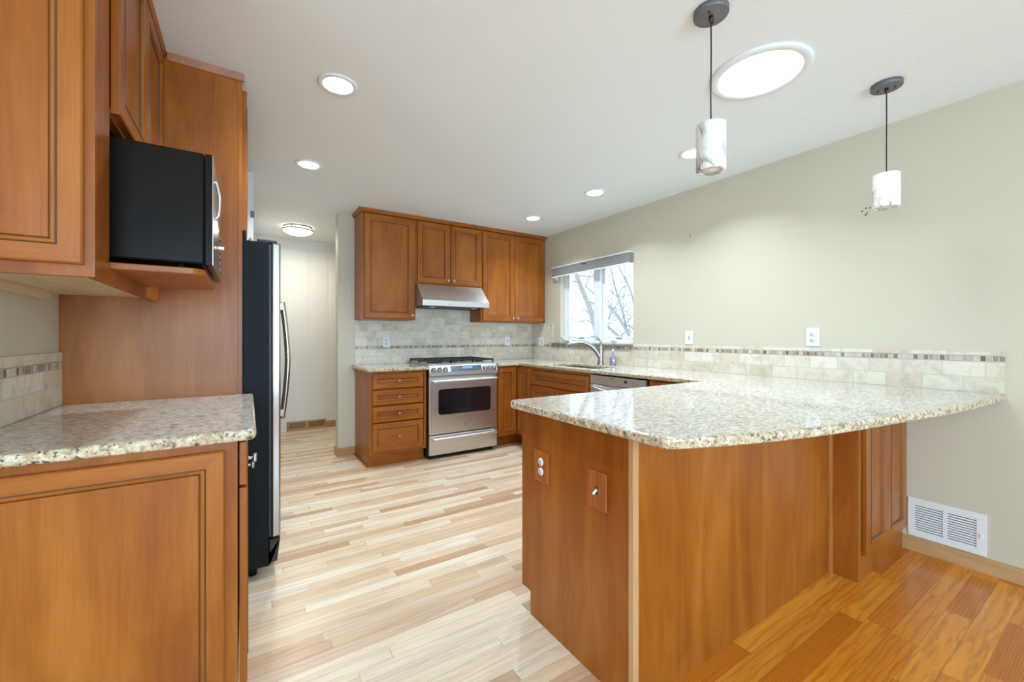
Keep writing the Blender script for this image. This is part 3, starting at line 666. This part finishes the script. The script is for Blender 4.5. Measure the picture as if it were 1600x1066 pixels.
def plate_on(face, origin, wd, ht, kind, mat, label, cat, group=None, dev='plastic'):
    """cover plate, centred at origin; kind: outlet, switch, pair"""
    t = thing('outlet' if kind == 'outlet' else 'light_switch' if kind == 'switch' else 'outlet', origin, label, cat, group)
    Q = rot(face, origin)
    bm = BM(); box(bm, (-wd / 2, -.007, -ht / 2), (wd / 2, 0, ht / 2), 0, .003); place(bm, Q); pl = obj('cover_plate', bm, mat, t)
    def recept(u):
        for dz in (.02, -.02):
            bm = BM(); lathe(bm, [(.0165, 0), (.0165, .003), (0, .0035)], (u, -.007, dz), (0, -1, 0), 20); place(bm, Q); rc = obj('receptacle', bm, dev, t)
            bm = BM(); box(bm, (u - .0075, -.0112, dz - .003), (u - .0050, -.0102, dz + .007)); box(bm, (u + .0050, -.0112, dz - .003), (u + .0075, -.0102, dz + .006)); box(bm, (u - .002, -.0112, dz - .011), (u + .002, -.0102, dz - .007)); place(bm, Q); obj('slots', bm, 'slot', rc)
    def toggle(u):
        bm = BM(); box(bm, (u - .006, -.0085, -.013), (u + .006, -.007, .013)); place(bm, Q); fr = obj('toggle_slot', bm, 'slot' if dev == 'plastic' else dev, t)
        bm = BM(); tube(bm, [(u, -.007, .002), (u, -.016, -.004), (u, -.024, -.010)], [.005, .0045, .004], 8); place(bm, Q); obj('toggle', bm, 'plastic', t)
    if kind == 'outlet': recept(0)
    elif kind == 'switch': toggle(0)
    else: recept(-wd * .23); toggle(wd * .23)
    return t
plate_on('-X', (PX, 1.378, .660), .093, .127, 'outlet', 'platewood', 'outlet in a carved wooden cover plate on the peninsula end panel', 'outlet')
plate_on('-X', (PX, 1.055, .663), .091, .130, 'switch', 'platewood', 'white toggle switch in a wooden cover plate on the peninsula end panel', 'switch')
plate_on('-X', (XR, 2.133, 1.190), .072, .112, 'switch', 'plastic', 'small white switch plate on the cream wall right of the window', 'switch')
plate_on('-X', (XR, 1.225, 1.197), .078, .120, 'outlet', 'plastic', 'white outlet on the cream wall above the peninsula backsplash', 'outlet')
plate_on('-X', (XR - d, 4.215, 1.135), .118, .115, 'pair', 'plastic', 'double white plate with outlet and switch on tile left of the window', 'outlet')
plate_on('-Y', (1.256, YB - d, 1.142), .072, .116, 'outlet', 'plastic', 'white outlet on the tile left of the range', 'outlet')
plate_on('-Y', (2.768, YB - d, 1.145), .068, .112, 'switch', 'plastic', 'white switch on the tile right of the range', 'switch')
# return-air register low on the right wall
t = thing('wall_vent', (XR, .609, .08), 'white metal return-air vent low on the right wall under the peninsula', 'vent')
y0, y1, z0, z1 = .462, .757, .084, .296
bm = BM()
x0, x1 = XR - .006, XR
ym = (y0 + y1) / 2
box(bm, (x0, y0, z0), (x1, y1, z0 + .03), 0, .0015); box(bm, (x0, y0, z1 - .03), (x1, y1, z1), 0, .0015)
box(bm, (x0, y0, z0 + .03), (x1, y0 + .034, z1 - .03)); box(bm, (x0, y1 - .028, z0 + .03), (x1, y1, z1 - .03)); box(bm, (x0, ym - .008, z0 + .03), (x1, ym + .008, z1 - .03))
obj('frame', bm, 'vent', t)
bm = BM(); box(bm, (x1 - .0012, y0 + .034, z0 + .03), (x1 - .0004, y1 - .028, z1 - .03)); obj('duct_opening', bm, 'slot', t)
bm = BM(); k = 12
for i in range(k):
    z = z0 + .034 + (z1 - z0 - .068) * i / (k - 1)
    for ya, yb in ((y0 + .034, ym - .008), (ym + .008, y1 - .028)):
        prism(bm, [(x0 + .0005, z - .005), (x1 - .0015, z + .001), (x1 - .0015, z + .003), (x0 + .0005, z - .003)], ya, yb, 0, 'Y')
obj('louvers', bm, 'vent', t)
bm = BM(); box(bm, (x0 - .006, y0 + .014, .175), (x0, y0 + .02, .19)); obj('lever', bm, 'vent', t)

# ================================================================== LEFT SIDE
LF = -.019   # face of the left base run
t = thing('base_cabinet', (-.3, 1.9, 0), 'left base cabinet run with a framed end panel under the near granite', 'cabinet')
LY = 1.455
bm = BM(); prism(bm, [(XL + .001, 0), (LF - .085, 0), (LF - .085, .11), (LF - .02, .11), (LF - .02, .8955), (XL + .001, .8955)], LY + .02, 2.344, 0, 'Y'); obj('body', bm, 'wood', t)
bm = BM(); prism(bm, [(XL + .001, 0), (LF - .075, 0), (LF - .075, .11), (LF, .11), (LF, .8955), (XL + .001, .8955)], LY, LY + .0195, 0, 'Y'); obj('side_panel', bm, 'wood', t)
bm = panel_bm(.57, .73, .0195, .046, .009); place(bm, rot('-Y', (-.62, LY - .02, .142))); obj('end_panel', bm, ['wood', 'woodh', 'glaze'], t)
bm = BM(); box(bm, (LF - .0195, LY + .02, .11), (LF, 2.344, .14)); box(bm, (LF - .0195, LY + .02, .865), (LF, 2.344, .8955)); box(bm, (LF - .0195, 1.90, .14), (LF, 1.93, .865)); box(bm, (LF - .0195, 2.314, .14), (LF, 2.344, .865)); box(bm, (LF - .0195, LY + .02, .14), (LF, LY + .05, .865)); obj('face_frame', bm, 'wood', t)
for ya, yb in ((1.492, 1.908), (1.916, 2.332)):
    front('drawer', '+X', (LF + .0245, ya, .752), yb - ya, .128, t, (.055, .064), .04); front('door', '+X', (LF + .0245, ya, .150), yb - ya, .592, t, (.03, .54) if ya > 1.6 else None)

UX, UE = -.318, 1.445
t = thing('upper_cabinet', (-.47, 1.9, 1.349), 'left wall cabinet with panelled end and open niche holding the microwave', 'cabinet')
UT = 2.418
bm = BM(); box(bm, (XL + .0005, UE, 1.349), (UX, UE + .02, UT)); obj('side_panel', bm, 'wood', t)
bm = panel_bm(.278, 1.03, .0195, .046, .009); place(bm, rot('-Y', (-.615, UE - .02, 1.378))); obj('end_panel', bm, ['wood', 'woodh', 'glaze'], t)
bm = BM()
box(bm, (UX - .02, UE + .0205, 1.349), (UX, 1.576, UT)); box(bm, (UX - .02, 1.5765, 1.349), (UX, 2.275, 1.389)); box(bm, (UX - .02, 1.5765, 1.815), (UX, 2.3445, 1.84)); box(bm, (UX - .02, 1.5765, 2.39), (UX, 2.3445, UT)); box(bm, (UX - .02, 2.275, 1.349), (UX, 2.3445, 1.815))
obj('face_frame', bm, 'wood', t)
bm = BM(); box(bm, (XL + .0005, UE + .0205, 1.84), (UX - .0205, 2.3445, UT)); obj('body', bm, 'wood', t)
bm = BM(); box(bm, (XL + .0005, UE + .0205, 1.41), (XL + .012, 2.3445, 1.84)); obj('back_panel', bm, 'wood', t)
bm = BM(); box(bm, (XL + .0005, UE + .0205, 1.366), (UX - .0205, 2.3445, 1.376)); obj('bottom_panel', bm, 'under', t)
bm = BM(); box(bm, (XL + .0005, UE + .03, 1.335), (XL + .02, 2.20, 1.3655)); obj('cleat', bm, 'under', t)
for ya, yb in ((1.588, 1.960), (1.966, 2.338)): front('door', '+X', (UX + .0205, ya, 1.828), yb - ya, 2.415 - 1.828, t, None, .052)
bm = BM()   # pull-out style shelf with rounded front corners
pts = [(XL + .013, 1.5775), (UX, 1.5775), (UX, 1.59)] + arc(-.145, 1.63, .04, -90, 0, 6) + arc(-.145, 2.06, .04, 0, 90, 6) + [(UX, 2.10), (UX, 2.2745), (XL + .013, 2.2745)]
prism(bm, pts, 1.3895, 1.409, 0, 'Z', .003); obj('shelf', bm, 'woodh', t)
bm = BM(); prism(bm, [(XL + .001, UT + .001), (UX + .0225, UT + .001), (UX + .03, 2.4395), (XL + .001, 2.4395)], UE - .025, 2.3445, 0, 'Y'); obj('crown', bm, 'woody', t)
# microwave
t = thing('microwave', (-.33, 1.85, 1.41), 'black microwave oven with stainless front on the cabinet shelf', 'microwave')
my0, my1, mz0, mz1 = 1.625, 2.10, 1.427, 1.778
bm = BM(); box(bm, (-.56, my0, mz0), (-.109, my1, mz1), 0, .006)
for x in (-.52, -.17):
    for y in (my0 + .04, my1 - .04): lathe(bm, [(.012, -.018), (.012, .002)], (x, y, mz0), (0, 0, 1), 12)
obj('body', bm, 'black', t)
bm = BM(); box(bm, (-.1075, my0, mz0 - .004), (-.088, my1, mz1), 0, .003); md = obj('door', bm, 'black', t)
bm = BM(); box(bm, (-.088, my0 + .003, mz0), (-.086, my1 - .003, mz1 - .003)); obj('front_trim', bm, 'steelz', md)
bm = BM(); tube(bm, spline([(-.086, 1.70, 1.715), (-.080, 1.70, 1.705), (-.073, 1.70, 1.665), (-.075, 1.70, 1.61), (-.086, 1.70, 1.59)], 6), .005, 10); obj('handle', bm, 'chrome', md)
bm = BM(); box(bm, (-.086, 1.84, 1.515), (-.064, 1.87, 1.527), 0, .002); obj('open_button', bm, 'chrome', md)
bm = BM()
for z in (1.46, 1.485, 1.51, 1.535, 1.56, 1.585): box(bm, (-.086, 2.02, z), (-.083, 2.07, z + .014))
obj('keypad', bm, 'gunmetal', md)

# refrigerator enclosure
t = thing('tall_end_panel', (-.3, 2.355, 0), 'full-height stained wood panel between the left counter and the refrigerator', 'panel')
bm = BM(); box(bm, (XL + .0005, 2.345, 0), (-.030, 2.365, 2.4395)); obj('board', bm, 'wood', t)
bm = BM(); box(bm, (-.0298, 2.345, 0), (-.012, 2.3705, 2.4395), 0, .001); obj('front_stile', bm, 'wood', t)
bm = BM(); prism(bm, [(2.3445, 2.405), (2.338, 2.41), (2.334, 2.425), (2.328, 2.4393), (2.3445, 2.4393)], UX + .031, -.004, 0, 'X'); obj('crown', bm, 'wood', t)
t = thing('upper_cabinet', (-.3, 2.85, 1.70), 'stained wall cabinet above the refrigerator, seen edge-on', 'cabinet')
body('body', t, (XL + .001, 2.371, 1.705), (-.014, 3.32, 2.405))
front('door', '+X', (.0065, 2.378, 1.712), .465, .672, t, (.43, .04)); front('door', '+X', (.0065, 2.849, 1.712), .465, .672, t, (.035, .04))
t = thing('refrigerator', (-.2, 2.85, 0), 'black-sided refrigerator with stainless doors and long curved handle', 'refrigerator')
ry0, ry1 = 2.386, 3.30
bm = BM(); box(bm, (-.60, ry0, .058), (.098, ry1, 1.668), 0, .004)
for y in (ry0 + .08, ry1 - .08):
    for x in (-.5, .03): lathe(bm, [(.022, -.058), (.022, .003)], (x, y, .058), (0, 0, 1), 12)
obj('body', bm, 'fridgeblack', t)
bm = BM(); box(bm, (.0985, ry0 + .006, .20), (.110, ry1 - .006, 1.66)); obj('door_gasket', bm, 'blackmat', t)
for ya, yb, hy in ((ry0, 2.80, 2.765), (2.806, ry1, 2.84)):
    bm = BM(); box(bm, (.1105, ya, .195), (.150, yb, 1.668), 0, .008, 3); dd = obj('door', bm, 'steelz', t)
    bm = BM(); tube(bm, spline([(.183, hy, .72), (.2, hy, .86), (.212, hy, 1.06), (.2, hy, 1.26), (.183, hy, 1.40)], 8), .0125, 12)
    for z in (.755, 1.375): box(bm, (.149, hy - .012, z - .022), (.19, hy + .012, z + .022), 0, .004)
    obj('handle', bm, 'steelz', dd)
bm = BM(); prism(bm, [(.06, .06), (.135, .075), (.148, .185), (.103, .185), (.103, .06)], ry0 + .003, ry0 + .06, 0, 'Y'); box(bm, (.0985, ry0 + .06, .07), (.115, ry1 - .01, .18)); obj('base_grille', bm, 'blackmat', t)
bm = BM(); box(bm, (.05, ry0 + .02, 1.6685), (.135, ry0 + .08, 1.685), 0, .005); obj('hinge_cover', bm, 'blackmat', t)

# ================================================================== CEILING LIGHTS
def can(x, y, label, power=6.5):
    t = thing('recessed_light', (x, y, 2.44), label, 'ceiling light', 'recessed ceiling lights')
    bm = BM(); lathe(bm, [(.092, 0), (.092, -.004), (.085, -.007), (.070, -.007), (.066, -.003), (.066, 0)], (x, y, 2.4398), (0, 0, 1), 36); obj('trim_ring', bm, 'white', t)
    bm = BM(); lathe(bm, [(.0655, -.0002), (.060, -.0015), (.05, -.003), (0, -.004)], (x, y, 2.4398), (0, 0, 1), 32); obj('lens', bm, 'canlens', t)
    l = area('recessed_lamp', (x, y, 2.428), (0, 0, 0), .11, .11, power, (.78, .90, 1), 'DISK', 125)
    l.parent = t; l.matrix_parent_inverse = Matrix.Translation((-x, -y, -2.44)); return t
can(.384, 2.178, 'recessed can light nearest the camera, above the fridge aisle')
can(.386, 3.300, 'recessed can light farther along the fridge aisle')
can(2.545, 1.690, 'recessed can light half hidden behind the left pendant')
can(2.531, 2.612, 'recessed can light above the dishwasher, third of the window row')
can(2.533, 3.526, 'recessed can light nearest the corner wall cabinet')
t = thing('tubular_skylight', (2.035, 1.01, 2.44), 'large round tubular skylight diffuser in the ceiling between the pendants', 'skylight')
bm = BM(); lathe(bm, [(.212, 0), (.212, -.006), (.20, -.012), (.175, -.012), (.168, -.006), (.168, 0)], (2.035, 1.01, 2.4398), (0, 0, 1), 64); obj('trim_ring', bm, 'white', t)
bm = BM(); lathe(bm, [(.1675, -.0005), (.16, -.004), (.12, -.010), (0, -.013)], (2.035, 1.01, 2.4398), (0, 0, 1), 48); obj('diffuser', bm, 'tubelens', t)
area('skylight_daylight', (2.035, 1.01, 2.42), (0, 0, 0), .32, .32, 4.5, (.76, .90, 1), 'DISK', 130)

def pendant(x, y, r, ztop, zbot, label, dr):
    t = thing('pendant_light', (x, y, 2.44), label, 'pendant light', 'pendant lights over the peninsula')
    bm = BM(); lathe(bm, [(r, 0), (r, -.018), (r - .003, -.021), (0, -.021)], (x, y, 2.4398), (0, 0, 1), 40); cp = obj('canopy', bm, 'gunmetal', t)
    for a in (dr, dr + 180):
        bm = BM(); lathe(bm, [(.0038, 0), (.0038, -.007), (0, -.0075)], (x + .032 * math.cos(R(a)), y + .032 * math.sin(R(a)), 2.419), (0, 0, 1), 10); obj('screw', bm, 'slot', cp)
    bm = BM(); lathe(bm, [(.008, 0), (.008, -.014), (.003, -.022), (.0025, -.024)], (x, y, 2.419), (0, 0, 1), 14); obj('strain_relief', bm, 'blackmat', t)
    bm = BM(); L = 2.399 - ztop
    tube(bm, spline([(x, y, 2.399), (x + .0012, y, 2.399 - L * .3), (x - .0008, y, 2.399 - L * .7), (x, y, ztop - .002)], 6), .0028, 8); obj('cord', bm, 'cord', t)
    h = ztop - zbot; s = .0525
    bm = BM(); lathe(bm, [(0, 0), (s - .006, 0), (s - .001, -.002), (s, -.008), (s, -h + .004), (s - .003, -h), (s - .014, -h), (s - .014, -h + .03)], (x, y, ztop), (0, 0, 1), 40); obj('shade', bm, 'marble', t)
    bm = BM(); lathe(bm, [(0, -h + .004), (s - .0145, -h + .004), (s - .0145, -h + .012), (0, -h + .012)], (x, y, ztop), (0, 0, 1), 30); obj('diffuser', bm, 'plastic', t)
pendant(1.491, .916, .062, 2.006, 1.828, 'pendant light with veined stone shade nearer the camera, left of the skylight', 20)
pendant(2.650, .715, .062, 1.998, 1.832, 'pendant light with veined stone shade near the right wall', 110)
# hall flush-mount
t = thing('flush_mount_light', (.50, 5.25, 2.44), 'round flush-mount ceiling light glowing in the hall', 'ceiling light')
bm = BM(); lathe(bm, [(.145, 0), (.145, -.012), (.13, -.02), (.13, 0)], (.5, 5.25, 2.4398), (0, 0, 1), 40); obj('base', bm, 'nickel', t)
bm = BM(); lathe(bm, [(.162, -.035), (.165, -.04), (.165, -.048), (.158, -.05), (.156, -.035)], (.5, 5.25, 2.4398), (0, 0, 1), 40)
for a in range(0, 360, 120): tube(bm, [(.5 + .14 * math.cos(R(a)), 5.25 + .14 * math.sin(R(a)), 2.43), (.5 + .16 * math.cos(R(a)), 5.25 + .16 * math.sin(R(a)), 2.395)], .005, 8)
obj('rim', bm, 'nickel', t)
bm = BM(); lathe(bm, [(.129, -.004), (.155, -.044), (.14, -.062), (.10, -.082), (.05, -.093), (0, -.096)], (.5, 5.25, 2.4398), (0, 0, 1), 40); obj('bowl', bm, 'warmlens', t)
hl = area('hall_lamp', (.5, 5.25, 2.33), (0, 0, 0), .25, .25, 8, (1, .92, .80), 'DISK', 180)
# hall registers in the base of the end wall
for xa, xb, lb in ((.440, .668, 'left wooden floor-level register in the hall base'), (.672, .896, 'right wooden floor-level register in the hall base')):
    t = thing('wooden_register', ((xa + xb) / 2, 5.94, 0), lb, 'register', 'wooden registers in the hall')
    bm = BM(); box(bm, (xa, 5.925, 0), (xb, 5.9485, .026)); box(bm, (xa, 5.925, .10), (xb, 5.9485, .116)); box(bm, (xa, 5.925, .026), (xa + .014, 5.9485, .10)); box(bm, (xb - .014, 5.925, .026), (xb, 5.9485, .10)); obj('frame', bm, 'oakx', t)
    bm = BM(); box(bm, (xa + .014, 5.945, .026), (xb - .014, 5.9485, .10)); obj('duct_opening', bm, 'glaze', t)
    bm = BM(); n = 15
    for i in range(n):
        x = xa + .016 + (xb - xa - .036) * i / (n - 1); box(bm, (x, 5.930, .026), (x + .005, 5.944, .10))
    obj('slats', bm, 'oakx', t)

# roller blind over the window
t = thing('roller_blind', (XR, 3.3, 1.92), 'rolled-up grey roller blind with white valance above the sink window', 'blind')
by0, by1 = 2.728, 3.93
bm = BM(); box(bm, (XR - .058, by0, 1.915), (XR - .052, by1, 2.012)); box(bm, (XR - .052, by0, 1.918), (XR - .0005, by0 + .006, 2.010)); box(bm, (XR - .052, by1 - .006, 1.918), (XR - .0005, by1, 2.010)); obj('valance', bm, 'blind', t)
bm = BM(); box(bm, (XR - .064, by0, 2.0125), (XR - .0005, by1, 2.024), 0, .003); box(bm, (XR - .064, by0, 1.900), (XR - .050, by1, 1.9145), 0, .003); obj('rails', bm, 'white', t)
bm = BM(); tube(bm, [(XR - .026, by0 + .01, 1.955), (XR - .026, by1 - .01, 1.955)], .022, 16); obj('roller', bm, 'white', t)
bm = BM(); prism(bm, [(XR - .045, 1.912), (XR - .0005, 1.912), (XR - .0005, 1.868), (XR - .02, 1.878)], by1 - .06, by1 - .012, 0, 'Y'); obj('bracket', bm, 'plastic', t)
bm = BM(); box(bm, (XR - .068, 3.33, 1.992), (XR - .0645, 3.40, 2.006), 0, .001); obj('clip', bm, 'gunmetal', t)

# ================================================================== OUTSIDE
def limb(bm, p, d, L, r, depth, twig, mi=0, wob=.18):
    pts = [Vector(p)]; d = Vector(d).normalized(); n = 6
    for i in range(n):
        d = (d + Vector((random.uniform(-wob, wob), random.uniform(-wob, wob), random.uniform(-wob, wob) + .02))).normalized(); pts.append(pts[-1] + d * L / n)
    tube(bm, pts, [max(.0025, r * (1 - .6 * i / n)) for i in range(n + 1)], 7 if r > .02 else 5, mi)
    if depth:
        for k in range(4 if depth > 1 else 5):
            i = random.randint(1, n); q = pts[i]
            a = Vector((random.uniform(-1, 1), random.uniform(-1, 1), random.uniform(-.3, 1))).normalized()
            limb(twig if depth <= 2 else bm, q, d + a * 1.1, L * .62, r * (1 - .6 * i / n) * .6, depth - 1, twig, mi, .22)
def tree(base, mains, label):
    t = thing('bare_tree', base, label, 'tree', 'bare trees outside the window')
    bm = BM(); tw = BM()
    for pts, r in mains:
        sp = spline(pts, 6); tube(bm, sp, [r * (1 - .55 * i / len(sp)) for i in range(len(sp))], 9)
        for k in range(11):
            i = random.randint(4, len(sp) - 1); a = Vector((random.uniform(-.4, .4), random.uniform(-1, 1), random.uniform(-.2, 1)))
            limb(bm, sp[i], a, random.uniform(.6, 1.3), min(.016, r * .3), 2, tw)
    obj('trunk', bm, 'bark', t); obj('twigs', tw, 'twig', t)
tree((6.5, 6.0, -.6), [([(6.5, 6.0, -.6), (6.5, 6.41, .6), (6.5, 6.82, 1.72), (6.5, 7.2, 2.42), (6.5, 7.51, 3.04), (6.5, 7.68, 3.6)], .075), ([(6.5, 6.86, 1.9), (6.5, 7.22, 2.42), (6.5, 7.63, 2.54), (6.5, 8.1, 2.65)], .022), ([(6.5, 6.45, .8), (6.5, 6.82, 1.50), (6.5, 7.22, 1.55), (6.5, 7.6, 1.65), (6.5, 8.04, 1.8)], .014)], 'bare tree seen through the left window pane')
tree((9.5, 7.6, -.6), [([(9.5, 7.6, -.6), (9.5, 7.9, .3), (9.5, 8.22, .94), (9.5, 8.51, 1.41), (9.5, 8.96, 1.95), (9.5, 9.42, 2.29), (9.5, 10.24, 2.86)], .06), ([(9.5, 7.76, -.13), (9.5, 8.58, 1.03), (9.5, 8.99, 1.32), (9.5, 9.42, 1.67), (9.5, 10.09, 2.17)], .05), ([(9.5, 7.9, .3), (9.55, 8.17, 1.68), (9.5, 8.31, 2.5), (9.45, 8.71, 3.28), (9.5, 8.96, 3.9)], .035), ([(9.5, 8.4, 1.2), (9.6, 8.76, 2.05), (9.6, 9.02, 2.7), (9.6, 9.23, 3.4)], .04)], 'bare tree with leaning limbs seen through the right window pane')
bm = BM(); box(bm, (3.6, -6, -.7), (40, 40, -.6)); o = obj('ground', bm, 'snow'); o['kind'] = 'structure'
